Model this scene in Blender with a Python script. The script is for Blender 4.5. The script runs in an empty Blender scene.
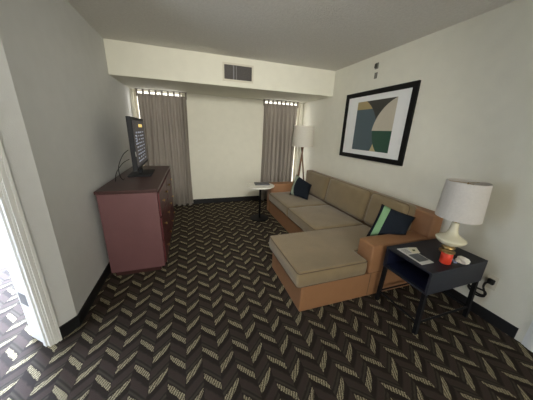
import bpy, bmesh, math, random
from mathutils import Vector, Matrix
random.seed(7)
C = bpy.context.scene.collection
PI = math.pi

# ---------------------------------------------------------------- materials
def srgb(r, g, b):
    f = lambda c: (c/255/12.92) if c/255 <= .04045 else ((c/255+.055)/1.055)**2.4
    return (f(r), f(g), f(b), 1)

def mat(name, col, rough=.7, noise=.08, scale=40, bump=0.0, metal=0.0, spec=.3, emit=None, estr=0, bscale=None, sheen=0):
    m = bpy.data.materials.new(name); m.use_nodes = True
    nt = m.node_tree; n = nt.nodes; l = nt.links
    b = n['Principled BSDF']
    b.inputs['Roughness'].default_value = rough
    b.inputs['Metallic'].default_value = metal
    b.inputs['Specular IOR Level'].default_value = spec
    if sheen: b.inputs['Sheen Weight'].default_value = sheen
    tc = n.new('ShaderNodeTexCoord'); nz = n.new('ShaderNodeTexNoise')
    nz.inputs['Scale'].default_value = scale; nz.inputs['Detail'].default_value = 4
    l.new(tc.outputs['Object'], nz.inputs['Vector'])
    mx = n.new('ShaderNodeMix'); mx.data_type = 'RGBA'
    c = Vector(col[:3])
    mx.inputs['A'].default_value = (*(c*(1-noise)), 1); mx.inputs['B'].default_value = (*[min(1, v) for v in c*(1+noise)], 1)
    l.new(nz.outputs['Fac'], mx.inputs['Factor']); l.new(mx.outputs['Result'], b.inputs['Base Color'])
    if bump:
        n2 = n.new('ShaderNodeTexNoise'); n2.inputs['Scale'].default_value = bscale or scale*3; n2.inputs['Detail'].default_value = 3
        l.new(tc.outputs['Object'], n2.inputs['Vector'])
        bp = n.new('ShaderNodeBump'); bp.inputs['Strength'].default_value = bump; bp.inputs['Distance'].default_value = .004
        l.new(n2.outputs['Fac'], bp.inputs['Height']); l.new(bp.outputs['Normal'], b.inputs['Normal'])
    if emit:
        b.inputs['Emission Color'].default_value = emit; b.inputs['Emission Strength'].default_value = estr
    return m

M = {}
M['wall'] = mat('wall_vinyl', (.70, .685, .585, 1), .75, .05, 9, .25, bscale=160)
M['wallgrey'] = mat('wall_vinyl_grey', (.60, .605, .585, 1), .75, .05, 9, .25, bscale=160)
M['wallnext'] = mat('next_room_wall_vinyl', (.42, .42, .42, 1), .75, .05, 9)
M['ceil'] = mat('ceiling_paint', (.74, .725, .68, 1), .95, .10, 45, 1.0, bscale=90)
M['white'] = mat('door_paint', (.74, .74, .71, 1), .4, .02, 20)
M['base'] = mat('vinyl_baseboard', (.012, .012, .013, 1), .45, .1, 20)
M['leather'] = mat('tan_leather', (.255, .128, .060, 1), .5, .10, 12, .15, bscale=180, spec=.4)
M['suede'] = mat('taupe_microfibre', (.195, .145, .078, 1), .9, .2, 6, .3, bscale=250, sheen=.25)
M['piping'] = mat('brown_piping', (.10, .07, .045, 1), .8, .1, 20)
M['navy'] = mat('navy_cloth', (.012, .018, .032, 1), .9, .1, 90, .3)
M['black'] = mat('black_lacquer', (.010, .012, .020, 1), .5, .1, 20, spec=.4)
M['blackmetal'] = mat('black_metal', (.007, .007, .008, 1), .6, .1, 20, spec=.15)
M['inner'] = mat('dark_blue_lining', (.006, .009, .030, 1), .6, .1, 20)
M['cherry'] = mat('cherry_laminate', (.130, .060, .062, 1), .42, .12, 5, spec=.4)
M['cherrytop'] = mat('dark_cherry_top', (.045, .018, .016, 1), .35, .12, 5, spec=.4)
M['cherryface'] = mat('cherry_drawer_face', (.085, .018, .020, 1), .42, .12, 5, spec=.4)
M['ceramic'] = mat('cream_ceramic', (.72, .68, .50, 1), .22, .02, 8, spec=.5)
M['brass'] = mat('antique_brass', (.48, .33, .14, 1), .28, .05, 20, metal=1)
M['marble'] = mat('white_tabletop', (.78, .76, .68, 1), .3, .04, 6)
M['wood'] = mat('walnut_leg', (.13, .065, .035, 1), .5, .15, 12)
M['plastic'] = mat('black_plastic', (.010, .011, .014, 1), .6, .05, 20)
M['plasticgrey'] = mat('grey_plastic', (.11, .11, .12, 1), .5, .05, 20)
M['cable'] = mat('black_cable', (.006, .006, .006, 1), .5, .05, 20)
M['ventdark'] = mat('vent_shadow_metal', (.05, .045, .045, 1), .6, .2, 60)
M['ventslat'] = mat('vent_slat_metal', (.16, .15, .14, 1), .5, .15, 60)
M['beigemetal'] = mat('beige_metal', (.60, .57, .47, 1), .5, .03, 30)
M['sensor'] = mat('grey_sensor_plastic', (.20, .20, .17, 1), .5, .05, 40)
M['sensordark'] = mat('dark_sensor_plastic', (.06, .06, .05, 1), .5, .05, 40)
M['steel'] = mat('brushed_steel', (.22, .22, .23, 1), .5, .05, 60, metal=.3)
M['frame'] = mat('black_frame_wood', (.006, .006, .006, 1), .6, .1, 20, spec=.15)
M['matboard'] = mat('white_matboard', (.74, .75, .74, 1), .8, .01, 30)
M['red'] = mat('red_wax', (.62, .050, .022, 1), .4, .08, 60)
M['tissue'] = mat('white_tissue', (.78, .75, .66, 1), .9, .05, 60)
M['bluepaper'] = mat('pale_blue_paper', (.30, .34, .52, 1), .7, .05, 60)
M['paper'] = mat('paper_white', (.62, .62, .58, 1), .6, .05, 60)
M['papergrey'] = mat('paper_grey_photo', (.10, .11, .115, 1), .5, .5, 60)
M['papercream'] = mat('paper_cream', (.66, .63, .48, 1), .6, .05, 60)
M['green'] = mat('olive_print', (.10, .12, .05, 1), .6, .05, 60)
M['track'] = mat('track_metal', (.25, .23, .20, 1), .5, .05, 60)

def sheer(name, col, trans, rough=.9):
    m = bpy.data.materials.new(name); m.use_nodes = True
    nt = m.node_tree; n = nt.nodes; l = nt.links
    for x in list(n): n.remove(x)
    out = n.new('ShaderNodeOutputMaterial'); mix = n.new('ShaderNodeMixShader')
    d = n.new('ShaderNodeBsdfDiffuse'); t = n.new('ShaderNodeBsdfTranslucent')
    tc = n.new('ShaderNodeTexCoord'); w = n.new('ShaderNodeTexNoise'); w.inputs['Scale'].default_value = 60
    l.new(tc.outputs['Object'], w.inputs['Vector'])
    cr = n.new('ShaderNodeValToRGB'); c = Vector(col[:3])
    cr.color_ramp.elements[0].color = (*(c*.93), 1); cr.color_ramp.elements[1].color = (*(c*1.07), 1)
    l.new(w.outputs['Fac'], cr.inputs['Fac'])
    l.new(cr.outputs['Color'], d.inputs['Color']); l.new(cr.outputs['Color'], t.inputs['Color'])
    mix.inputs['Fac'].default_value = trans
    l.new(d.outputs[0], mix.inputs[1]); l.new(t.outputs[0], mix.inputs[2]); l.new(mix.outputs[0], out.inputs['Surface'])
    return m
M['curtain'] = sheer('curtain_cloth', (.24, .215, .185), .10)
M['shade'] = sheer('lamp_shade_cloth', (.74, .71, .66), .25)
M['shadefloor'] = sheer('floor_lamp_shade_cloth', (.78, .75, .68), .3)

def glass():
    m = bpy.data.materials.new('window_glass'); m.use_nodes = True
    nt = m.node_tree; n = nt.nodes; l = nt.links
    for x in list(n): n.remove(x)
    out = n.new('ShaderNodeOutputMaterial'); mix = n.new('ShaderNodeMixShader')
    t = n.new('ShaderNodeBsdfTransparent'); g = n.new('ShaderNodeBsdfGlossy'); fr = n.new('ShaderNodeFresnel')
    g.inputs['Roughness'].default_value = .02
    l.new(fr.outputs[0], mix.inputs[0]); l.new(t.outputs[0], mix.inputs[1]); l.new(g.outputs[0], mix.inputs[2]); l.new(mix.outputs[0], out.inputs['Surface'])
    return m
M['glass'] = glass()

class NT:
    """small arithmetic helper over shader nodes"""
    def __init__(s, nt): s.nt = nt
    def m(s, op, a, b=None, c=None, clamp=False):
        n = s.nt.nodes.new('ShaderNodeMath'); n.operation = op; n.use_clamp = clamp
        for i, v in enumerate((a, b, c)):
            if v is None: continue
            if isinstance(v, (int, float)): n.inputs[i].default_value = v
            else: s.nt.links.new(v, n.inputs[i])
        return n.outputs[0]
    def mix(s, f, a, b):
        n = s.nt.nodes.new('ShaderNodeMix'); n.data_type = 'RGBA'
        for k, v in (('Factor', f), ('A', a), ('B', b)):
            if isinstance(v, (int, float)): n.inputs[k].default_value = v
            elif isinstance(v, tuple): n.inputs[k].default_value = v
            else: s.nt.links.new(v, n.inputs[k])
        return n.outputs['Result']

def carpet():
    m = bpy.data.materials.new('chevron_carpet'); m.use_nodes = True
    nt = m.node_tree; n = nt.nodes; l = nt.links; b = n['Principled BSDF']; A = NT(nt)
    tc = n.new('ShaderNodeTexCoord')
    wn = n.new('ShaderNodeTexNoise'); wn.inputs['Scale'].default_value = 45; wn.inputs['Detail'].default_value = 2
    l.new(tc.outputs['Object'], wn.inputs['Vector'])
    sp = n.new('ShaderNodeSeparateXYZ'); l.new(tc.outputs['Object'], sp.inputs[0])
    wob = A.m('MULTIPLY', A.m('SUBTRACT', wn.outputs['Fac'], .5), .012)
    X = A.m('ADD', sp.outputs[0], wob); Y = A.m('ADD', sp.outputs[1], wob)
    cx = A.m('DIVIDE', A.m('ADD', X, .2195), .1045)
    col = A.m('FLOOR', cx); fx = A.m('SUBTRACT', cx, col)
    par = A.m('FLOORED_MODULO', col, 2)
    sgn = A.m('SUBTRACT', A.m('MULTIPLY', par, 2), 1)           # -1 falling column, +1 rising column
    # slightly curved slant, like feathers
    sl = A.m('MULTIPLY', A.m('POWER', fx, 1.08), .094)
    ph0 = A.m('MULTIPLY_ADD', par, -.176, 1.441)
    ph = A.m('DIVIDE', A.m('SUBTRACT', A.m('SUBTRACT', Y, ph0), A.m('MULTIPLY', sgn, sl)), .1875)
    p = A.m('SUBTRACT', 1, A.m('SUBTRACT', ph, A.m('FLOOR', ph)))   # 0 at the top edge of the fleck stripe, growing downwards
    # fleck stripe mask with pointed inner end
    tip = A.m('MULTIPLY', par, A.m('POWER', fx, 4)); lead = A.m('MULTIPLY', A.m('SUBTRACT', 1, par), A.m('POWER', A.m('SUBTRACT', 1, fx), 5))
    wdt = A.m('SUBTRACT', A.m('SUBTRACT', A.m('MULTIPLY_ADD', par, .03, .225), A.m('MULTIPLY', tip, .17)), A.m('MULTIPLY', lead, .08))
    fleck = A.m('MULTIPLY', A.m('LESS_THAN', p, wdt), A.m('MULTIPLY', A.m('GREATER_THAN', fx, .035), A.m('LESS_THAN', fx, .965)))
    # dashes inside
    dsh = A.m('SINE', A.m('MULTIPLY', A.m('ADD', A.m('MULTIPLY', X, 1.0), A.m('MULTIPLY', Y, -.55)), 2*PI/.017))
    nz = n.new('ShaderNodeTexNoise'); nz.inputs['Scale'].default_value = 260; nz.inputs['Detail'].default_value = 1
    l.new(tc.outputs['Object'], nz.inputs['Vector'])
    dm = A.m('MULTIPLY_ADD', A.m('ADD', dsh, A.m('MULTIPLY', A.m('SUBTRACT', nz.outputs['Fac'], .5), 9)), .8, .36, clamp=True)
    # fine pile ribs in the dark bands
    rib = A.m('MULTIPLY_ADD', A.m('SINE', A.m('MULTIPLY', A.m('ADD', p, A.m('MULTIPLY', wn.outputs['Fac'], .12)), 2*PI*6)), .5, .5)
    DK, PL, OL, FL, FD = (.022, .0165, .013, 1), (.043, .031, .025, 1), (.048, .041, .030, 1), (.38, .33, .205, 1), (.048, .040, .025, 1)
    band = A.mix(A.m('MULTIPLY_ADD', A.m('SUBTRACT', p, .42), 12, 0, clamp=True), DK, PL)
    olive = A.mix(A.m('MULTIPLY', rib, .9), OL, DK)
    band = A.mix(A.m('MULTIPLY_ADD', A.m('SUBTRACT', p, .72), 14, 0, clamp=True), band, olive)
    c = A.mix(fleck, band, A.mix(dm, FD, FL))
    l.new(c, b.inputs['Base Color'])
    b.inputs['Roughness'].default_value = .95; b.inputs['Specular IOR Level'].default_value = .12
    bp = n.new('ShaderNodeBump'); bp.inputs['Strength'].default_value = .5; bp.inputs['Distance'].default_value = .004
    l.new(nz.outputs['Fac'], bp.inputs['Height']); l.new(bp.outputs['Normal'], b.inputs['Normal'])
    return m
M['carpet'] = carpet()

def pillow_mat(name, lo, hi, gcol, curve):
    """navy cloth with one sewn band, in UV space"""
    m = bpy.data.materials.new(name); m.use_nodes = True
    nt = m.node_tree; n = nt.nodes; l = nt.links; b = n['Principled BSDF']; A = NT(nt)
    uv = n.new('ShaderNodeUVMap'); uv.uv_map = 'UVMap'
    sp = n.new('ShaderNodeSeparateXYZ'); l.new(uv.outputs[0], sp.inputs[0])
    v = A.m('SUBTRACT', sp.outputs[1], .5)
    u = A.m('SUBTRACT', sp.outputs[0], A.m('MULTIPLY', A.m('MULTIPLY', v, v), curve))
    f = A.m('MULTIPLY', A.m('GREATER_THAN', u, lo), A.m('LESS_THAN', u, hi))
    tc = n.new('ShaderNodeTexCoord'); nz = n.new('ShaderNodeTexNoise'); nz.inputs['Scale'].default_value = 140
    l.new(tc.outputs['Object'], nz.inputs['Vector'])
    d = A.mix(nz.outputs['Fac'], (.006, .008, .012, 1), (.013, .018, .027, 1))
    g = A.mix(nz.outputs['Fac'], tuple(k*.85 for k in gcol[:3])+(1,), tuple(k*1.12 for k in gcol[:3])+(1,))
    l.new(A.mix(f, d, g), b.inputs['Base Color']); b.inputs['Roughness'].default_value = .9; b.inputs['Specular IOR Level'].default_value = .15
    return m

# ---------------------------------------------------------------- mesh helpers

def obj(name, bm, m, parent=None, smooth=False, recalc=True):
    if recalc: bmesh.ops.recalc_face_normals(bm, faces=bm.faces)
    me = bpy.data.meshes.new(name); bm.to_mesh(me); bm.free()
    for mm in (m if isinstance(m, (list, tuple)) else [m]): me.materials.append(mm)
    o = bpy.data.objects.new(name, me); C.objects.link(o)
    if smooth:
        for p in me.polygons: p.use_smooth = True
    if parent is not None:
        o.parent = parent
        w = parent_world(parent)
        o.matrix_parent_inverse = w.inverted()
    return o

def parent_world(o):
    # every parent here is placed by location / z rotation only, or sits at the origin
    mw = Matrix.Translation(o.location) @ o.rotation_euler.to_matrix().to_4x4()
    if o.parent: mw = parent_world(o.parent) @ o.matrix_parent_inverse @ mw
    return mw

def thing(name, label, cat, loc=(0, 0, 0), group=None):
    o = bpy.data.objects.new(name, None); C.objects.link(o); o.empty_display_size = .1
    o.location = loc; o['label'] = label; o['category'] = cat
    if group: o['group'] = group
    return o
def tag(o, label, cat, group=None):
    o['label'] = label; o['category'] = cat
    if group: o['group'] = group
    return o
def struct(name, bm, m, parent=None):
    o = obj(name, bm, m, parent)
    if parent is None: o['kind'] = 'structure'
    return o
def new(): return bmesh.new()

def box(bm, x0, x1, y0, y1, z0, z1, bev=0, mtx=None, seg=2):
    r = bmesh.ops.create_cube(bm, size=1)
    vs = r['verts']
    for v in vs:
        v.co = Vector(((x0+x1)/2+v.co.x*(x1-x0), (y0+y1)/2+v.co.y*(y1-y0), (z0+z1)/2+v.co.z*(z1-z0)))
    if bev:
        es = list({e for v in vs for e in v.link_edges})
        g = bmesh.ops.bevel(bm, geom=es, offset=bev, segments=seg, profile=.6, affect='EDGES')
        vs = list({v for f in g['faces'] for v in f.verts} | {v for v in vs if v.is_valid})
    if mtx: bmesh.ops.transform(bm, matrix=mtx, verts=vs)
    return bm

def tube(bm, pts, r, n=8, closed=False, cap=True, r2=None):
    pts = [Vector(p) for p in pts]; rings = []
    k = len(pts); up = None
    for i, p in enumerate(pts):
        if closed: t = pts[(i+1) % k]-pts[i-1]
        else: t = pts[min(i+1, k-1)]-pts[max(i-1, 0)]
        t.normalize()
        if up is None: up = Vector((0, 0, 1)) if abs(t.z) < .9 else Vector((1, 0, 0))
        a = t.cross(up); a.normalize(); b2 = a.cross(t); up = b2.copy() if not closed else up
        rr = r if r2 is None else r+(r2-r)*i/(k-1)
        rings.append([bm.verts.new(p+(a*math.cos(2*PI*j/n)+b2*math.sin(2*PI*j/n))*rr) for j in range(n)])
    for i in range(k if closed else k-1):
        A, B = rings[i], rings[(i+1) % k]
        for j in range(n): bm.faces.new((A[j], A[(j+1) % n], B[(j+1) % n], B[j]))
    if cap and not closed:
        bm.faces.new(rings[0]); bm.faces.new(rings[-1])
    return bm

def lathe(bm, prof, cx, cy, n=40, cap0=True, cap1=True):
    rings = [[bm.verts.new((cx+r*math.cos(2*PI*j/n), cy+r*math.sin(2*PI*j/n), z)) for j in range(n)] for r, z in prof]
    for A, B in zip(rings, rings[1:]):
        for j in range(n): bm.faces.new((A[j], A[(j+1) % n], B[(j+1) % n], B[j]))
    if cap0: bm.faces.new(rings[0])
    if cap1: bm.faces.new(rings[-1])
    return bm

def prism(bm, poly, z0, z1):
    a = [bm.verts.new((x, y, z0)) for x, y in poly]; b = [bm.verts.new((x, y, z1)) for x, y in poly]
    bm.faces.new(a); bm.faces.new(b); k = len(poly)
    for i in range(k): bm.faces.new((a[i], a[(i+1) % k], b[(i+1) % k], b[i]))
    return bm

def cushion(dx, dy, dz, r=.04, puff=.02, side=.01, N=14, mtx=None, wrinkle=.003, seed=0):
    """rounded, slightly crowned foam block centred on the origin"""
    bm = new(); bmesh.ops.create_cube(bm, size=2)
    bmesh.ops.subdivide_edges(bm, edges=bm.edges[:], cuts=N, use_grid_fill=True)
    h = Vector((dx/2, dy/2, dz/2)); r = min(r, dz/2*.98)
    rnd = random.Random(seed); ph = [rnd.uniform(0, 6) for _ in range(4)]
    for v in bm.verts:
        u = Vector(v.co)
        # concentrate vertices near the rims
        w = Vector([math.copysign(1-(1-abs(c))**1.5, c) for c in u])
        p = Vector((w.x*h.x, w.y*h.y, w.z*h.z))
        q = Vector([max(-(hh-r), min(hh-r, c)) for hh, c in zip(h, p)])
        d = p-q
        if d.length > 1e-9: p = q+d.normalized()*r
        cz = (1-w.x**2)*(1-w.y**2)
        p.z += math.copysign(puff*cz**.6, w.z)*(abs(w.z)**2) if cz > 0 else 0
        cs = (1-w.z**2)
        p.x += w.x*abs(w.x)*side*cs*(1-w.y**2); p.y += w.y*abs(w.y)*side*cs*(1-w.x**2)
        p.z += wrinkle*math.sin(7*w.x+ph[0])*math.sin(5*w.y+ph[1])*(w.z > .2)
        v.co = p
    if mtx: bmesh.ops.transform(bm, matrix=mtx, verts=bm.verts)
    return bm

def rim(dx, dy, z, r=.03, pr=.005, off=0, mtx=None):
    """piping loop round a cushion's edge"""
    pts = []; hx, hy = dx/2+off, dy/2+off
    for cx, cy, a0 in ((hx-r, hy-r, 0), (-hx+r, hy-r, PI/2), (-hx+r, -hy+r, PI), (hx-r, -hy+r, 3*PI/2)):
        for i in range(5):
            a = a0+i*PI/8; pts.append(Vector((cx+r*math.cos(a), cy+r*math.sin(a), z)))
    full = []
    for i, p in enumerate(pts):
        q = pts[(i+1) % len(pts)]; k = max(1, int((q-p).length/.06))
        for j in range(k): full.append(p.lerp(q, j/k))
    bm = new(); tube(bm, full, pr, 6, closed=True)
    if mtx: bmesh.ops.transform(bm, matrix=mtx, verts=bm.verts)
    return bm

# ================================================================= ROOM
XR, XL, YB, YS, ZS, H = 2.302, -.887, 4.522, 3.476, 2.064, 2.44
YC = 1.697
S2 = math.sqrt(.5)
def W45(t, n=0):            # along the splayed wall from the left wall's corner; n = depth into the next room
    return (XL-.63*t-.777*n, YC-.777*t+.63*n)

bm = new(); box(bm, -4.6, 2.9, -4.9, 5.0, -.12, 0); struct('floor', bm, M['carpet'])
bm = new(); box(bm, -4.6, 2.9, -4.9, 5.0, H, H+.12); struct('ceiling', bm, M['ceil'])
bm = new(); box(bm, XL, XR, YS, YB, ZS, H, .004); struct('trim_1', bm, M['wall'])        # soffit box over the windows

# back wall with two window openings
W = [(-.845, -.06), (1.45, 2.255)]; WZ0, WZ1 = .25, 2.06
bm = new()
box(bm, XL-.15, W[0][0], YB, YB+.16, 0, H); box(bm, W[0][1], W[1][0], YB, YB+.16, 0, H); box(bm, W[1][1], XR+.15, YB, YB+.16, 0, H)
for a, b in W:
    box(bm, a, b, YB, YB+.16, 0, WZ0); box(bm, a, b, YB, YB+.16, WZ1, H)
struct('wall_back', bm, M['wall'])
for i, (a, b) in enumerate(W):
    bm = new(); y0, y1 = YB+.08, YB+.12; f = .035
    box(bm, a, a+f, y0, y1, WZ0, WZ1); box(bm, b-f, b, y0, y1, WZ0, WZ1)
    box(bm, a+f, b-f, y0, y1, WZ0, WZ0+f); box(bm, a+f, b-f, y0, y1, WZ1-.012, WZ1); box(bm, (a+b)/2-.015, (a+b)/2+.015, y0, y1, WZ0+f, WZ1-f)
    w = struct('window_%d' % (i+1), bm, M['beigemetal'])
    bm = new(); box(bm, a+f, b-f, y0+.015, y0+.021, WZ0+f, WZ1-.012); obj('pane', bm, M['glass'], w)

bm = new(); box(bm, XR, XR+.14, .585, YB, 0, H); box(bm, XR, XR+.14, -.30, .585, 2.08, H); box(bm, XR, XR+.14, -4.9, -.30, 0, H)
struct('wall_right', bm, M['wall'])
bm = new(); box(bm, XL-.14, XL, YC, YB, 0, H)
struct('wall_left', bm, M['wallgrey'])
# splayed wall holding the doorway
T0, T1 = .165, 1.03; TH = .20
def P45(bm, t0, t1, n0, n1, z0, z1): return prism(bm, [W45(t0, n0), W45(t1, n0), W45(t1, n1), W45(t0, n1)], z0, z1)
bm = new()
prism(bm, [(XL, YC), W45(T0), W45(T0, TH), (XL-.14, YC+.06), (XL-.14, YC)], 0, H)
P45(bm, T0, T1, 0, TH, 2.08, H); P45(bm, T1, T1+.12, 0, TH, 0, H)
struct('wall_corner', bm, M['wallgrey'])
ex, ey = W45(T1+.12)
bm = new(); box(bm, ex-.14, ex, -4.9, ey, 0, H); struct('wall_left_front', bm, M['wallgrey'])
# doorway woodwork
bm = new()
P45(bm, T0, T0+.02, -.004, TH+.004, 0, 2.08); P45(bm, T1-.02, T1, -.004, TH+.004, 0, 2.08); P45(bm, T0+.02, T1-.02, -.004, TH+.004, 2.06, 2.08)
d1 = struct('door_1', bm, M['white'])
bm = new(); P45(bm, T0+.02, T0+.030, .02, .05, 0, 2.06); P45(bm, T1-.030, T1-.02, .02, .05, 0, 2.06); obj('door_stop', bm, M['white'], d1)
def casing(bm, t0, t1, sgn, n0, n1):
    for k, (a, b, e) in enumerate(((0, .014, .016), (.014, .024, .010), (.024, .038, .014), (.038, .050, .008))):
        pa, pb = (t0+sgn*a, t0+sgn*b); P45(bm, min(pa, pb), max(pa, pb), n0-e if n1 < 0 else n0, n0 if n1 < 0 else n0+e, 0, 2.12)
bm = new(); casing(bm, T0-.045, 0, 1, 0, -1); casing(bm, T1+.045, 0, -1, 0, -1)
P45(bm, T0-.045, T1+.045, -.016, 0, 2.085, 2.14); obj('casing', bm, M['white'], d1)
bm = new(); casing(bm, T0-.045, 0, 1, TH, 1); obj('casing', bm, M['white'], d1)
bm = new(); P45(bm, T0+.0195, T0+.022, .10, .185, .305, .395)
o = obj('hinge_leaf', bm, M['steel'], d1); o['label'] = 'grey metal hinge leaf'
# adjoining bright room: plain walls
bm = new(); box(bm, -4.6, -4.46, -2.6, 5.0, 0, H); struct('wall_next_room', bm, M['wallnext'])
bm = new(); bx0, bx1 = -3.9, -1.5
box(bm, -4.46, bx0, 4.86, 5.0, 0, H); box(bm, bx1, XL-.14, 4.86, 5.0, 0, H); box(bm, bx0, bx1, 4.86, 5.0, 0, .3); box(bm, bx0, bx1, 4.86, 5.0, 2.2, H)
struct('wall_next_room_back', bm, M['wallnext'])
bm = new(); box(bm, -4.46, ex-.14, -2.6, -2.46, 0, H); struct('wall_next_room_front', bm, M['wallnext'])
# wall behind the camera with its wide window opening
FYW = -4.76
bm = new(); box(bm, ex, XR, FYW-.14, FYW, 0, .4); box(bm, ex, XR, FYW-.14, FYW, 2.3, H); box(bm, ex, -1.3, FYW-.14, FYW, .4, 2.3); box(bm, 2.0, XR, FYW-.14, FYW, .4, 2.3); struct('wall_front', bm, M['wall'])

# baseboards
bh, bt = .10, .008
bm = new(); box(bm, XR-bt, XR, .627, YB, 0, bh, .002); struct('baseboard_right', bm, M['base'])
bm = new(); box(bm, W[0][0], XR-bt, YB-bt, YB, 0, bh, .002); struct('baseboard_back', bm, M['base'])
bm = new(); box(bm, XL, XL+bt, YC, YB-bt, 0, bh, .002); struct('baseboard_left', bm, M['base'])
bm = new(); prism(bm, [(XL+bt, YC), W45(0.003, -bt), W45(T0-.046, -bt), W45(T0-.046, 0), (XL, YC)], 0, bh); struct('baseboard_corner', bm, M['base'])
# right hand door casing
bm = new()
for a, b, e in ((.565, .585, .008), (.545, .565, .016), (.515, .545, .022)): box(bm, XR-e, XR+.0, a, b, 0, 2.12)
box(bm, XR-.016, XR, -.36, .585, 2.12, 2.19); box(bm, XR-.016, XR, -.36, -.30, 0, 2.12)
d2 = struct('door_2', bm, M['white'])
bm = new(); box(bm, XR+.04, XR+.08, -.30, .585, 0, 2.08, .003); obj('door_panel', bm, M['white'], d2)

# ================================================================= SOFA
sofa = thing('sectional_sofa', 'long tan leather sectional sofa with taupe suede cushions and near chaise', 'sofa', (1.8, 2.5, 0))
SX = 1.335                     # main front
Y0, Y1 = 1.330, 3.84
bm = new(); box(bm, .79, 2.27, Y0, 2.02, .012, .262, .010); obj('chaise_base', bm, M['leather'], sofa)
bm = new(); box(bm, SX, 2.27, 2.021, Y1-.19, .012, .262, .010); obj('sofa_base', bm, M['leather'], sofa)
# arms and back
bm = new(); box(bm, 1.465, 2.13, Y0-.004, Y0+.175, .264, .545, .016, seg=3); obj('armrest', bm, M['leather'], sofa, True)
bm = new(); box(bm, SX, 2.13, Y1-.185, Y1, .012, .56, .018, seg=3); obj('armrest', bm, M['leather'], sofa, True)
bm = new(); box(bm, 2.135, 2.275, Y0-.004, Y1, .264, .775, .020, seg=3); obj('back_frame', bm, M['leather'], sofa, True)
# seams on the near side
bm = new(); tube(bm, [(1.50, Y0-.001, .03), (1.50, Y0-.003, .268)], .0025, 6); obj('seam', bm, M['piping'], sofa)
for x, y in ((.86, 1.42), (.86, 1.95), (2.2, 1.42), (2.2, 3.7), (1.42, 3.7)):
    bm = new(); lathe(bm, [(.025, 0), (.028, .012)], x, y, 12); obj('foot', bm, M['blackmetal'], sofa)
# seat cushions
def place(dx, dy, dz, x, y, z, rot=None):
    mt = Matrix.Translation((x, y, z))
    return mt @ rot if rot else mt
def seat(name, x0, x1, y0, y1, z0, z1, seed, puff=.012, r=.028):
    mt = Matrix.Translation(((x0+x1)/2, (y0+y1)/2, (z0+z1)/2))
    o = obj(name, cushion(x1-x0, y1-y0, z1-z0, r, puff, .004, mtx=mt, seed=seed), M['suede'], sofa, True)
    h = (z1-z0)/2
    obj('piping', rim(x1-x0, y1-y0, h-.010, .03, .0042, .0005, mt), M['piping'], o, True)
    obj('piping', rim(x1-x0, y1-y0, -h+.012, .03, .0035, .0005, mt), M['piping'], o, True)
    return o
# chaise cushion: wide front part beside the near armrest, running back to the back cushions
def chaise_cushion():
    x0, x1, y0, y1, z0, z1 = .742, 2.02, 1.318, 2.02, .263, .410
    notch = 1.438
    poly = [(x0, y0), (notch, y0), (notch, Y0+.18), (x1, Y0+.18), (x1, y1), (x0, y1)]
    # rounded vertical corners
    out = []
    for i, (px, py) in enumerate(poly):
        p = Vector((px, py)); a = (Vector(poly[i-1])-p).normalized(); b = (Vector(poly[(i+1) % 6])-p).normalized()
        r = .035 if i != 2 else .01
        for j in range(6):
            t = j/5; out.append((p+a*r)*(1-t)**2+p*2*t*(1-t)+(p+b*r)*t*t)
    dense = []
    for i, p in enumerate(out):
        q = out[(i+1) % len(out)]; k = max(1, int((q-p).length/.05))
        for j in range(k): dense.append(p.lerp(q, j/k))
    # signed inset by per-vertex normals
    n = len(dense); cen = Vector((1.2, 1.72)); bm = new(); rings = []
    nor = []
    for i in range(n):
        t = (dense[(i+1) % n]-dense[i-1]).normalized(); nor.append(Vector((-t.y, t.x)))
    hz = z1-z0
    prof = [(.022, 0), (.008, .006), (0, .020), (-.004, hz*.5), (0, hz-.022), (.007, hz-.007), (.022, hz)]
    for ins, dz in prof:
        rings.append([bm.verts.new((*(dense[i]+nor[i]*ins), z0+dz)) for i in range(n)])
    for A, B in zip(rings, rings[1:]):
        for i in range(n): bm.faces.new((A[i], A[(i+1) % n], B[(i+1) % n], B[i]))
    bm.faces.new(rings[0]); top = bm.faces.new(rings[-1])
    # crown the top with a few inset rings
    last = rings[-1]
    o = obj('chaise_cushion', bm, M['suede'], sofa, False)
    for p in o.data.polygons: p.use_smooth = len(p.vertices) == 4
    for zz, rr in ((hz-.010, .0045), (.010, .0035)):
        b2 = new(); tube(b2, [(*(dense[i]-nor[i]*.0005+nor[i]*.004), z0+zz) for i in range(n)], rr, 6, closed=True); obj('piping', b2, M['piping'], o, True)
chaise_cushion()
seat('seat_cushion', 1.305, 2.02, 2.027, 2.80, .263, .410, 2)
seat('seat_cushion', 1.305, 2.02, 2.805, 3.65, .263, .410, 3)
# back cushions, leaning
for k, (a, b) in enumerate(((1.52, 2.045), (2.055, 2.92), (2.93, 3.645))):
    rot = Matrix.Rotation(math.radians(10), 4, 'Y')
    mt = Matrix.Translation((2.085, (a+b)/2, .612)) @ rot @ Matrix.Rotation(PI/2, 4, 'Y')
    o = obj('back_cushion', cushion(.40, b-a, .15, .05, .022, .006, mtx=mt, seed=k+9), M['suede'], sofa, True)
    obj('piping', rim(.40, b-a, -.055, .05, .0035, -.006, mt), M['piping'], o, True)

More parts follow.
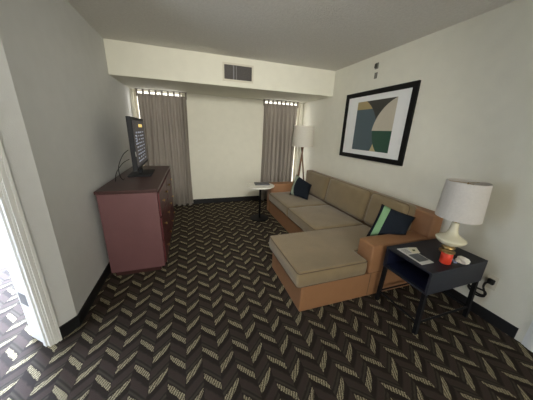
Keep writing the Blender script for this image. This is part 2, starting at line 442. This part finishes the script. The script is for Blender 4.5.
# ================================================================= PILLOWS
def pillow(name, c, thick, m, label, N=18, side=1):
    """c: four corners p00,p10,p11,p01 (u right, v up)"""
    c = [Vector(q) for q in c]; bm = new(); uvl = bm.loops.layers.uv.new('UVMap')
    nrm = (c[1]-c[0]).cross(c[3]-c[0]).normalized()
    V = {}
    for s in (1, -1):
        for i in range(N+1):
            for j in range(N+1):
                u, v = i/N, j/N
                edge = i in (0, N) or j in (0, N)
                if s == -1 and edge: V[(s, i, j)] = V[(1, i, j)]; continue
                a, b = 2*u-1, 2*v-1
                # edges bow inwards between the ears
                uu = .5+.5*a*(1-.07*(1-b*b)); vv = .5+.5*b*(1-.07*(1-a*a))
                p = c[0]*(1-uu)*(1-vv)+c[1]*uu*(1-vv)+c[2]*uu*vv+c[3]*(1-uu)*vv
                t = thick/2*((1-a*a)*(1-b*b))**.42
                t *= 1+.06*math.sin(5*a+2*b)
                V[(s, i, j)] = bm.verts.new(p+nrm*t*s)
    for s in (1, -1):
        for i in range(N):
            for j in range(N):
                ids = [(i, j), (i+1, j), (i+1, j+1), (i, j+1)]
                f = bm.faces.new([V[(s, *q)] for q in ids])
                for lp, q in zip(f.loops, ids): lp[uvl].uv = (q[0]/N, q[1]/N)
    o = obj(name, bm, m, None, True); tag(o, label, 'pillow', 'navy throw pillows on the sofa')
    b2 = new(); loop = [V2 for V2 in []]
    return o
pillow('throw_pillow', [(1.66, 1.62, .475), (1.935, 1.41, .560), (2.105, 1.475, .70), (1.80, 1.635, .815)], .11,
       pillow_mat('navy_cloth_green_band', .06, .25, (.17, .30, .16), .12), 'navy throw pillow with a green band against the near armrest')
pillow('throw_pillow', [(1.575, 3.36, .440), (1.74, 3.00, .440), (1.985, 3.33, .60), (1.79, 3.57, .755)], .16,
       pillow_mat('navy_cloth_pale_band', .04, .20, (.22, .26, .20), .35), 'navy throw pillow with a pale curved band in the far sofa corner')

# ================================================================= END TABLE
TX0, TX1, TY0, TY1, TZ0, TZ1 = 1.565, 2.19, .885, 1.285, .365, .555
et = thing('end_table', 'black end table with open cubby and metal legs beside the sofa armrest', 'table', ((TX0+TX1)/2, (TY0+TY1)/2, 0))
t = .016
bm = new(); box(bm, TX0, TX1, TY0, TY1, TZ1-t, TZ1, .003); obj('tabletop', bm, M['black'], et)
bm = new(); box(bm, TX0+.004, TX1, TY0+.0, TY1, TZ0, TZ0+t, .002); obj('bottom_panel', bm, M['black'], et)
for a, b in ((TY0, TY0+t), (TY1-t, TY1)):
    bm = new(); box(bm, TX0+.004, TX1, a, b, TZ0+t, TZ1-t, .001); obj('side_panel', bm, M['black'], et)
bm = new(); box(bm, TX1-t, TX1, TY0+t, TY1-t, TZ0+t, TZ1-t); obj('back_panel', bm, M['inner'], et)
bm = new(); box(bm, TX0+.03, TX1-t, TY0+t, TY0+t+.003, TZ0+t, TZ1-t); box(bm, TX0+.03, TX1-t, TY1-t-.003, TY1-t, TZ0+t, TZ1-t); box(bm, TX0+.03, TX1-t, TY0+t, TY1-t, TZ0+t, TZ0+t+.002)
obj('lining', bm, M['inner'], et)
ls = .028
legs = {}
for i, (lx, sx) in enumerate(((TX0+.02, -1), (TX1-.02, 1))):
    for j, (ly, sy) in enumerate(((TY0+.02, -1), (TY1-.02, 1))):
        bx, by = lx+sx*.004, ly+sy*.012
        bm = new(); a = [(lx-ls/2, ly-ls/2), (lx+ls/2, ly-ls/2), (lx+ls/2, ly+ls/2), (lx-ls/2, ly+ls/2)]
        dx, dy = bx-lx, by-ly
        lo = [bm.verts.new((x+dx, y+dy, 0)) for x, y in a]; hi = [bm.verts.new((x, y, TZ0)) for x, y in a]
        bm.faces.new(lo); bm.faces.new(hi)
        for k in range(4): bm.faces.new((lo[k], lo[(k+1) % 4], hi[(k+1) % 4], hi[k]))
        obj('leg', bm, M['blackmetal'], et); legs[i, j] = Vector((lx+dx*.75, ly+dy*.75, .10))
for a, b in (((0, 0), (0, 1)), ((1, 0), (1, 1)), ((0, 0), (1, 0)), ((0, 1), (1, 1))):
    p, q = legs[a], legs[b]; d = (q-p).normalized()*.013; p = p+d; q = q-d
    bm = new(); tube(bm, [p, q], .010, 4); obj('stretcher', bm, M['blackmetal'], et)

# table lamp
LX, LY = 2.0, 1.075
tl = thing('table_lamp', 'cream ceramic table lamp with white drum shade on the end table', 'lamp', (LX, LY, TZ1))
bm = new(); lathe(bm, [(.054, TZ1), (.057, TZ1+.004), (.057, TZ1+.014), (.044, TZ1+.020), (.036, TZ1+.030), (.046, TZ1+.040), (.048, TZ1+.048), (.038, TZ1+.056), (.036, TZ1+.066)], LX, LY); obj('foot', bm, M['brass'], tl, True)
z = TZ1+.066
bm = new(); lathe(bm, [(.036, z), (.052, z+.006), (.076, z+.020), (.096, z+.038), (.104, z+.052), (.105, z+.059), (.101, z+.066), (.084, z+.076), (.060, z+.089), (.042, z+.106), (.032, z+.132), (.028, z+.165), (.026, z+.195), (.024, z+.202)], LX, LY); obj('ceramic_body', bm, M['ceramic'], tl, True)
bm = new(); lathe(bm, [(.013, z+.202), (.013, z+.23), (.018, z+.232), (.018, z+.29), (.004, z+.292), (.004, 1.155)], LX, LY, 16); obj('socket_stem', bm, M['brass'], tl, True)
def shade(name, r0, r1, z0, z1, x, y, m, parent, th=.003):
    bm = new(); n = 48
    prof = [(r0, z0), (r1, z1), (r1-th, z1), (r0-th, z0)]
    rings = [[bm.verts.new((x+r*math.cos(2*PI*j/n), y+r*math.sin(2*PI*j/n), zz)) for j in range(n)] for r, zz in prof]
    for i in range(4):
        A, B = rings[i], rings[(i+1) % 4]
        for j in range(n): bm.faces.new((A[j], A[(j+1) % n], B[(j+1) % n], B[j]))
    return obj(name, bm, m, parent)
sh = shade('lamp_shade', .149, .135, .868, 1.16, LX, LY, M['shade'], tl)
bm = new()
for k in range(3):
    a = k*2*PI/3; tube(bm, [(LX, LY, 1.15), (LX+.134*math.cos(a), LY+.134*math.sin(a), 1.15)], .002, 6)
obj('spider', bm, M['brass'], sh)
# its cord: behind the table, down, looped, up to the outlet
pts = [(LX+.05, LY+.02, TZ1+.007), (2.10, 1.13, TZ1+.006), (2.17, 1.17, TZ1+.006), (2.215, 1.18, TZ1-.01), (2.235, 1.16, .48), (2.245, 1.08, .36), (2.25, 1.00, .27), (2.25, .965, .245), (2.25, .93, .222), (2.255, .885, .215), (2.255, .855, .235), (2.255, .862, .262), (2.25, .90, .262), (2.25, .95, .250), (2.25, .975, .235), (2.25, .95, .210), (2.25, .90, .198), (2.255, .86, .215), (2.26, .865, .25), (2.262, .885, .29), (2.266, .885, .325), (2.27, .872, .345)]
def smooth(pts, k=5):
    P = [Vector(p) for p in pts]; out = []
    for i in range(len(P)-1):
        a, b, c, d = P[max(i-1, 0)], P[i], P[i+1], P[min(i+2, len(P)-1)]
        for j in range(k):
            s = j/k; out.append(.5*((2*b)+(c-a)*s+(2*a-5*b+4*c-d)*s*s+(3*b-a-3*c+d)*s**3))
    out.append(P[-1]); return out
bm = new(); tube(bm, smooth(pts), .0078, 8); obj('cord', bm, M['cable'], tl, True)
bm = new(); box(bm, 2.264, 2.2945, .838, .882, .335, .378, .008); obj('plug', bm, M['cable'], tl, True)
ol = thing('wall_outlet', 'cream wall outlet with black plug in it beside the end table', 'outlet', (XR, .865, .345))
bm = new(); box(bm, XR-.006, XR, .828, .902, .285, .405, .002); obj('cover_plate', bm, M['beigemetal'], ol)
bm = new(); box(bm, XR-.0075, XR-.006, .85, .88, .295, .325, .001); obj('socket', bm, M['beigemetal'], ol)

# red candle, tissue, papers
bm = new(); cxr, cyr = 1.805, .962
rc = thing('candle_jar', 'small red candle jar with gold rim in front of the table lamp', 'candle', (cxr, cyr, TZ1))
lathe(bm, [(.033, TZ1), (.037, TZ1+.004), (.038, TZ1+.082), (.034, TZ1+.088)], cxr, cyr, 28); obj('jar', bm, M['red'], rc, True)
bm = new(); lathe(bm, [(.034, TZ1+.088), (.035, TZ1+.090), (.035, TZ1+.095), (.031, TZ1+.096), (.031, TZ1+.089)], cxr, cyr, 28, True, True); obj('rim', bm, M['brass'], rc, True)
# crumpled tissue
bm = new(); bmesh.ops.create_icosphere(bm, subdivisions=4, radius=1)
rr = random.Random(3)
dirs = [(Vector((rr.gauss(0, 1), rr.gauss(0, 1), rr.gauss(0, .6))).normalized(), rr.uniform(.15, .5)) for _ in range(12)]
for v in bm.verts:
    d = v.co.normalized(); s = 1
    for q, a in dirs: s += a*.6*max(0, d.dot(q))**6-.18*max(0, d.dot(-q))**10
    s += .10*math.sin(9*d.x+4*d.z)*math.sin(8*d.y)
    v.co = Vector((1.948+d.x*s*.038, .918+d.y*s*.036, max(TZ1, TZ1+.018+d.z*s*.022)))
tag(obj('crumpled_tissue', bm, M['tissue'], None, True), 'crumpled white tissue lying right of the red candle', 'tissue')
bm = new(); box(bm, -.012, .012, -.028, .028, 0, .008, .002, Matrix.Translation((1.895, .955, TZ1)) @ Matrix.Rotation(math.radians(-35), 4, 'Z'))
tag(obj('foil_packet', bm, M['bluepaper'], None), 'tiny pale blue packet between red candle and white tissue', 'packet')
# brochure
br = thing('brochure', 'grey and white brochure lying flat on the end table', 'brochure', (1.65, 1.1, TZ1))
q = [(1.615, 1.225), (1.735, 1.215), (1.72, .985), (1.595, .985)]
bm = new(); prism(bm, q, TZ1, TZ1+.003); obj('cover', bm, M['paper'], br)
def inq(a, b):  # bilinear in the brochure's quad
    P = [Vector(p) for p in q]
    return P[0]*(1-a)*(1-b)+P[1]*a*(1-b)+P[2]*a*b+P[3]*(1-a)*b
bm = new()
prism(bm, [inq(.12, .42), inq(.95, .42), inq(.95, .86), inq(.12, .86)], TZ1+.003, TZ1+.0034); obj('picture', bm, M['papergrey'], br)
bm = new()
for k in range(4): prism(bm, [inq(.15, .10+k*.07), inq(.6, .10+k*.07), inq(.6, .125+k*.07), inq(.15, .125+k*.07)], TZ1+.003, TZ1+.0034)
obj('printed_lines', bm, M['papergrey'], br)
cd = thing('card', 'small cream card with a dark mark on top of the brochure', 'card', (1.74, 1.16, TZ1))
bm = new(); prism(bm, [(1.725, 1.215), (1.80, 1.195), (1.745, 1.115), (1.675, 1.13)], TZ1+.0036, TZ1+.0050); obj('card_sheet', bm, M['papercream'], cd)
bm = new(); prism(bm, [(1.728, 1.178), (1.752, 1.172), (1.735, 1.148), (1.712, 1.154)], TZ1+.0050, TZ1+.0053); obj('printed_mark', bm, M['green'], cd)

# ================================================================= ROUND TABLE
RX, RY, RZ = 1.085, 3.48, .60
rt = thing('round_side_table', 'small round white side table on a dark pole by the far sofa end', 'table', (RX, RY, 0))
bm = new(); lathe(bm, [(.215, RZ-.024), (.230, RZ-.018), (.236, RZ-.008), (.234, RZ-.002), (.230, RZ)], RX, RY, 56); obj('tabletop', bm, M['marble'], rt)
bm = new(); lathe(bm, [(.017, .016), (.017, RZ-.03), (.05, RZ-.025), (.05, RZ-.0245)], RX, RY, 20); obj('pole', bm, M['blackmetal'], rt, True)
bm = new(); lathe(bm, [(.165, 0), (.165, .008), (.155, .013), (.02, .016)], RX, RY, 40); obj('base_plate', bm, M['blackmetal'], rt)
rm = Matrix.Translation((RX+.045, RY+.06, RZ)) @ Matrix.Rotation(math.radians(-8), 4, 'Z')
bk = thing('directory_booklet', 'dark grey booklet lying on the round white side table', 'booklet', (RX+.045, RY+.06, RZ))
bm = new(); box(bm, -.125, .125, -.085, .085, 0, .018, .002, rm); obj('cover', bm, M['plasticgrey'], bk)
bm = new(); box(bm, -.10, .02, -.05, .05, .018, .0186, 0, rm); obj('title_panel', bm, M['papergrey'], bk)

# ================================================================= FLOOR LAMP
FX, FY = 2.085, 3.985
fl = thing('floor_lamp', 'wooden tripod floor lamp with white drum shade behind the sofa', 'lamp', (FX, FY, 0))
fs = shade('lamp_shade', .208, .188, 1.215, 1.60, FX, FY, M['shadefloor'], fl)
bm = new()
for k in range(3):
    a = k*2*PI/3+.4; tube(bm, [(FX, FY, 1.58), (FX+.187*math.cos(a), FY+.187*math.sin(a), 1.58)], .002, 6)
obj('spider', bm, M['brass'], fs)
for k, a in enumerate((math.radians(200), math.radians(340), math.radians(90))):
    bm = new(); top = Vector((FX-.02*math.cos(a), FY-.02*math.sin(a), 1.24)); bot = Vector((FX+.15*math.cos(a), FY+.15*math.sin(a), 0))
    tube(bm, [bot, top], .013, 8, r2=.017); obj('leg', bm, M['wood'], fl)
bm = new(); lathe(bm, [(.030, 1.20), (.034, 1.21), (.034, 1.255), (.012, 1.262), (.012, 1.40), (.004, 1.41), (.004, 1.59)], FX, FY, 18); obj('hub', bm, M['brass'], fl, True)

# ================================================================= CURTAINS
def curtain(x0, x1, xb0, xb1, y, label, npl, seed):
    rnd = random.Random(seed)
    t = thing('curtain', label, 'curtain', ((x0+x1)/2, y, 0), 'curtains at the back wall')
    N, R = npl*14, 26; zt, zb = 1.992, .03
    ph = [rnd.uniform(-.5, .5) for _ in range(npl+2)]; am = [rnd.uniform(.5, 1.25) for _ in range(npl+2)]
    bm = new(); V = []
    for j in range(R+1):
        v = j/R; z = zt+(zb-zt)*v; row = []
        for i in range(N+1):
            u = i/N; k = u*npl; ki = int(k)
            a = am[ki]*(1-(k-ki))+am[ki+1]*(k-ki)
            amp = (.018+.037*min(1, v*3))*a
            q = 2*PI*k+ph[ki]*v*(1-abs(2*(k-ki)-1))*1.5
            x = (x0+(x1-x0)*u)*(1-v**1.5)+(xb0+(xb1-xb0)*u)*v**1.5
            yy = y+amp*math.cos(q)+.008*math.sin(3.1*k+4*v+seed)*v
            x += .012*math.sin(2*q)*min(1, v*2)+.006*math.sin(5*v+ki)
            row.append(bm.verts.new((x, yy, z)))
        V.append(row)
    for j in range(R):
        for i in range(N): bm.faces.new((V[j][i], V[j][i+1], V[j+1][i+1], V[j+1][i]))
    o = obj('curtain_panel', bm, M['curtain'], t, True, recalc=False)
    # pleat tabs up to the ceiling track
    for k in range(npl+1):
        xx = x0+(x1-x0)*k/npl
        bm = new(); box(bm, xx-.014, xx+.014, y-.004, y+.016, 1.95, 2.054, .002); obj('pleat_tab', bm, M['curtain'], t)
    bm = new(); box(bm, x0-.02, x1+.02, y-.006, y+.018, 2.054, ZS, 0); obj('track', bm, M['track'], t)
    return t
curtain(-.775, -.02, -.845, -.01, 4.425, 'grey-beige pleated curtain behind the television', 8, 1)
curtain(1.415, 2.13, 1.40, 2.12, 4.425, 'grey-beige pleated curtain behind the white floor lamp', 8, 5)

# ================================================================= DRESSER
DX0, DX1, DY0, DY1, DZ = -.83, -.335, 2.285, 3.75, .905
dr = thing('dresser', 'dark cherry red dresser against the left wall under the television', 'dresser', ((DX0+DX1)/2, (DY0+DY1)/2, 0))
bm = new(); box(bm, DX0, DX1, DY0, DY1, .05, DZ-.03, .003); obj('body', bm, M['cherry'], dr)
bm = new(); box(bm, DX0+.03, DX1-.04, DY0+.02, DY1-.02, 0, .05); obj('plinth', bm, M['cherrytop'], dr)
bm = new(); box(bm, DX0-.01, DX1+.012, DY0-.012, DY1+.012, DZ-.03, DZ, .004); obj('top', bm, M['cherrytop'], dr)
for c in range(2):
    for r_ in range(3):
        ya = DY0+.03+c*(DY1-DY0-.04)/2; yb = ya+(DY1-DY0-.08)/2; za = .075+r_*.265; zb = za+.25
        bm = new(); box(bm, DX1, DX1+.016, ya, yb, za, zb, .003); dw = obj('drawer', bm, M['cherryface'], dr)
        for yy in (ya+.17, yb-.17):
            bm = new(); lathe(bm, [(.006, 0), (.006, .012), (.014, .016), (.015, .022), (.009, .027)], 0, 0, 14)
            bmesh.ops.transform(bm, matrix=Matrix.Translation((DX1+.016, yy, (za+zb)/2)) @ Matrix.Rotation(PI/2, 4, 'Y'), verts=bm.verts)
            obj('knob', bm, M['brass'], dw, True)

# ================================================================= TELEVISION
tv = thing('television', 'black flat television with lit menu tiles standing on the red dresser', 'television', (-.60, 3.0, DZ))
TA = math.radians(0)
TM = Matrix.Translation((-.572, 3.13, 0)) @ Matrix.Rotation(math.radians(2), 4, 'Z')   # local +x = screen normal, y along the screen
zb, zt, hw = 1.005, 1.57, .43
bm = new(); box(bm, -.045, 0, -hw, hw, zb, zt, .008, TM); obj('casing', bm, M['plastic'], tv)
bm = new(); box(bm, -.072, -.045, -hw+.16, hw-.1, zb+.05, zt-.06, .015, TM); obj('rear_housing', bm, M['plastic'], tv)
scr_m = mat('television_screen', (.010, .011, .014, 1), .12, .05, 20, spec=.5, emit=(.10, .12, .17, 1), estr=.10)
bm = new(); box(bm, 0, .002, -hw+.028, hw-.022, zb+.035, zt-.03, 0, TM); sc = obj('screen', bm, scr_m, tv)
tile_m = mat('screen_tile', (.3, .33, .4, 1), .3, .3, 8, emit=(.36, .40, .50, 1), estr=.45)
yel_m = mat('screen_tile_yellow', (.5, .4, .1, 1), .3, .05, 8, emit=(.85, .62, .18, 1), estr=.9)
rnd = random.Random(5)
bm = new()
for r_ in range(9):
    z1 = zt-.155-r_*.040
    for c in range(4):
        y0 = -hw+.17+c*.145+rnd.uniform(-.006, .01); w = rnd.uniform(.05, .105)
        box(bm, .002, .003, y0, y0+w, z1-.011-rnd.uniform(0, .005), z1, 0, TM)
for k in range(4):
    box(bm, .002, .003, -hw+.12, -hw+.22, zt-.20-k*.03, zt-.188-k*.03, 0, TM)
obj('menu_tile', bm, tile_m, sc)
bm = new(); box(bm, .002, .003, -.02, .24, zt-.105, zt-.070, .0, TM); o = obj('menu_tile', bm, yel_m, sc); o['label'] = 'lit yellow menu tile'
bm = new(); box(bm, .0, .0035, -hw+.004, -hw+.018, zb+.16, zb+.21, 0, TM); obj('sticker', bm, M['paper'], tv)
bm = new(); box(bm, -.06, -.02, -.05, .05, DZ+.012, zb+.05, .006, TM); obj('stand_neck', bm, M['plastic'], tv)
bm = new(); box(bm, -.15, .10, -.22, .22, DZ, DZ+.016, .006, TM); obj('stand_base', bm, M['plastic'], tv)
bm = new(); tube(bm, smooth([(-.655, 2.86, 1.22), (-.70, 2.80, 1.17), (-.735, 2.72, 1.06), (-.725, 2.68, .965), (-.70, 2.68, .922), (-.72, 2.8, .915)]), .004, 6); obj('cable', bm, M['cable'], tv, True)
bm = new(); tube(bm, smooth([(-.655, 2.85, 1.12), (-.70, 2.76, 1.09), (-.745, 2.66, 1.01), (-.75, 2.60, .935), (-.77, 2.66, .913)]), .0035, 6); obj('cable', bm, M['cable'], tv, True)

# ================================================================= PICTURE
FY1, FY0, FZ0, FZ1 = 3.064, 1.911, 1.147, 2.033
XF = XR-.030
pic = thing('framed_picture', 'large black framed abstract print with white mat above the sofa', 'picture', (XR, (FY0+FY1)/2, (FZ0+FZ1)/2))
fw = .058
bm = new()
box(bm, XF, XR, FY0, FY1, FZ0, FZ0+fw, .003); box(bm, XF, XR, FY0, FY1, FZ1-fw, FZ1, .003)
box(bm, XF, XR, FY0, FY0+fw, FZ0+fw, FZ1-fw, .002); box(bm, XF, XR, FY1-fw, FY1, FZ0+fw, FZ1-fw, .002)
obj('frame', bm, M['frame'], pic)
bm = new(); box(bm, XR-.014, XR-.001, FY0+fw, FY1-fw, FZ0+fw, FZ1-fw); obj('matboard', bm, M['matboard'], pic)
def art():
    m = bpy.data.materials.new('abstract_print'); m.use_nodes = True
    nt = m.node_tree; n = nt.nodes; l = nt.links; b = n['Principled BSDF']; A = NT(nt)
    uv = n.new('ShaderNodeUVMap'); uv.uv_map = 'UVMap'
    sp = n.new('ShaderNodeSeparateXYZ'); l.new(uv.outputs[0], sp.inputs[0]); u, v = sp.outputs[0], sp.outputs[1]
    def disc(cx, cy, r, ax=1.0):
        a = A.m('MULTIPLY', A.m('SUBTRACT', u, cx), ax); d = A.m('SUBTRACT', v, cy)
        return A.m('LESS_THAN', A.m('ADD', A.m('MULTIPLY', a, a), A.m('MULTIPLY', d, d)), r*r)
    def half(o, t): return A.m('LESS_THAN', o, t)
    col = (.030, .030, .026, 1)                                              # charcoal ground
    blue = disc(-.12, .36, .74, 1.0)
    topstrip = A.m('MULTIPLY', A.m('GREATER_THAN', v, .80), disc(.02, .62, .46))
    c = A.mix(blue, col, (.060, .095, .115, 1))
    c = A.mix(A.m('MULTIPLY', blue, A.m('GREATER_THAN', v, .84)), c, (.36, .28, .13, 1))
    low = A.m('MULTIPLY', A.m('MULTIPLY', A.m('GREATER_THAN', u, .50), half(v, .30)), A.m('SUBTRACT', 1, blue))
    c = A.mix(low, c, (.48, .40, .22, 1))
    right = A.m('ADD', A.m('MULTIPLY', disc(1.24, .30, .74), A.m('GREATER_THAN', v, .41)), A.m('MULTIPLY', disc(1.11, .41, .58), half(v, .41)))
    c = A.mix(right, c, (.50, .46, .37, 1))
    c = A.mix(A.m('MULTIPLY', right, half(v, .41)), c, (.016, .070, .045, 1))
    nz = n.new('ShaderNodeTexNoise'); nz.inputs['Scale'].default_value = 30; l.new(uv.outputs[0], nz.inputs['Vector'])
    c = A.mix(A.m('MULTIPLY', nz.outputs['Fac'], .12), c, (.02, .02, .02, 1))
    l.new(c, b.inputs['Base Color']); b.inputs['Roughness'].default_value = .35
    return m
PY1, PY0, PZ0, PZ1 = 2.800, 2.143, 1.268, 1.905
bm = new(); uvl = bm.loops.layers.uv.new('UVMap'); box(bm, XR-.016, XR-.014, PY0, PY1, PZ0, PZ1)
for f in bm.faces:
    for lp in f.loops: lp[uvl].uv = ((PY1-lp.vert.co.y)/(PY1-PY0), (lp.vert.co.z-PZ0)/(PZ1-PZ0))
obj('print', bm, art(), pic)

# ================================================================= VENT AND WALL SENSORS
VX0, VX1, VZ0, VZ1 = .512, .905, 2.155, 2.335
vt = thing('air_vent', 'rectangular dark louvred air vent in a cream frame on the soffit', 'vent', ((VX0+VX1)/2, YS, VZ0))
bm = new(); f = .024
box(bm, VX0-f, VX1+f, YS-.012, YS, VZ0-f, VZ0, .002); box(bm, VX0-f, VX1+f, YS-.012, YS, VZ1, VZ1+f, .002)
box(bm, VX0-f, VX0, YS-.012, YS, VZ0, VZ1, .002); box(bm, VX1, VX1+f, YS-.012, YS, VZ0, VZ1, .002); obj('frame', bm, M['beigemetal'], vt)
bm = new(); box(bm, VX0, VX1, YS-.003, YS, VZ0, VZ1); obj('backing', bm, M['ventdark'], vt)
bm = new()
for k in range(26):
    x = VX0+.012+k*(VX1-VX0-.02)/25; box(bm, -.0045, .0045, -.0008, .0008, VZ0, VZ1, 0, Matrix.Translation((x, YS-.0075, 0)) @ Matrix.Rotation(.6, 4, 'Z'))
o = obj('slats', bm, M['ventslat'], vt)
bm = new(); box(bm, VX0+.125, VX0+.137, YS-.0115, YS-.003, VZ0, VZ1); box(bm, VX0+.165, VX0+.171, YS-.0115, YS-.003, VZ0, VZ1); obj('divider', bm, M['steel'], vt)

s1 = thing('wall_sensor', 'small dark wall sensor just below the ceiling over the framed picture', 'sensor', (XR, 2.573, 2.31))
bm = new(); box(bm, XR-.012, XR, 2.545, 2.595, 2.275, 2.345, .004); obj('back_plate', bm, M['sensor'], s1)
bm = new(); box(bm, XR-.030, XR-.012, 2.552, 2.588, 2.283, 2.335, .008); obj('sensor_head', bm, M['sensordark'], s1)
s2 = thing('wall_plate', 'small grey wall plate between the dark sensor and the framed picture', 'wall plate', (XR, 2.562, 2.195))
bm = new(); box(bm, XR-.010, XR, 2.542, 2.586, 2.165, 2.235, .003); obj('cover_plate', bm, M['sensor'], s2)
bm = new(); box(bm, XR-.016, XR-.010, 2.552, 2.574, 2.185, 2.215, .003); obj('button', bm, M['sensor'], s2)

# ================================================================= LIGHT
def area(name, loc, target, sx, sy, power, col, spread=180):
    d = bpy.data.lights.new(name, 'AREA'); d.shape = 'RECTANGLE'; d.size = sx; d.size_y = sy; d.energy = power; d.color = col; d.spread = math.radians(spread)
    o = bpy.data.objects.new(name, d); C.objects.link(o); o.location = loc
    o.rotation_euler = (Vector(target)-Vector(loc)).to_track_quat('-Z', 'Y').to_euler()
    return o
area('daylight_front_window', (.35, FYW-.02, 1.35), (.35, 3, 1.35), 3.3, 1.85, 90, (1, .96, .86))
area('daylight_next_room_window', (-2.7, 4.84, 1.25), (-2.5, 0, .9), 2.3, 1.85, 2700, (.66, .77, 1))
area('added_fill_over_camera', (.15, .10, 2.38), (1.2, 4.4, 1.0), .5, .5, 32, (1, .965, .88), 92)  # added fill light without a fixture, lifts the back wall and right wall
for i, (a, b) in enumerate(W):
    area('daylight_window_%d' % (i+1), ((a+b)/2, YB+.19, 1.2), ((a+b)/2, 0, 1.1), b-a, 1.75, 30, (1, .97, .90))

w = bpy.data.worlds.new('World'); bpy.context.scene.world = w; w.use_nodes = True
bg = w.node_tree.nodes['Background']; sky = w.node_tree.nodes.new('ShaderNodeTexSky')
sky.sky_type = 'HOSEK_WILKIE'; sky.turbidity = 8; sky.sun_direction = (0, -.5, .85); sky.ground_albedo = .6
mx = w.node_tree.nodes.new('ShaderNodeMix'); mx.data_type = 'RGBA'; mx.inputs['Factor'].default_value = .75
w.node_tree.links.new(sky.outputs[0], mx.inputs['A']); mx.inputs['B'].default_value = (1.0, .95, .86, 1)
w.node_tree.links.new(mx.outputs['Result'], bg.inputs['Color']); bg.inputs['Strength'].default_value = 3

# ================================================================= CAMERA
F, PITCH, YAW, ROLL, CH = 220.874, math.radians(-17.2694), math.radians(19.0879), math.radians(2.13864), 1.47288
fw_ = Vector((math.sin(YAW)*math.cos(PITCH), math.cos(YAW)*math.cos(PITCH), math.sin(PITCH)))
r_ = Vector((math.cos(YAW), -math.sin(YAW), 0)); u_ = r_.cross(fw_)
r2 = r_*math.cos(ROLL)+u_*math.sin(ROLL); u2 = -r_*math.sin(ROLL)+u_*math.cos(ROLL)
cd_ = bpy.data.cameras.new('camera'); cam = bpy.data.objects.new('camera', cd_); C.objects.link(cam)
cd_.sensor_fit = 'HORIZONTAL'; cd_.sensor_width = 36; cd_.lens = F*36/533; cd_.clip_start = .02
cam.matrix_world = Matrix(((r2.x, u2.x, -fw_.x, 0), (r2.y, u2.y, -fw_.y, 0), (r2.z, u2.z, -fw_.z, CH), (0, 0, 0, 1)))
sc_ = bpy.context.scene; sc_.camera = cam
sc_.view_settings.view_transform = 'Standard'; sc_.view_settings.look = 'None'; sc_.view_settings.gamma = 1
sc_.view_settings.use_curve_mapping = False; sc_.view_settings.exposure = 0
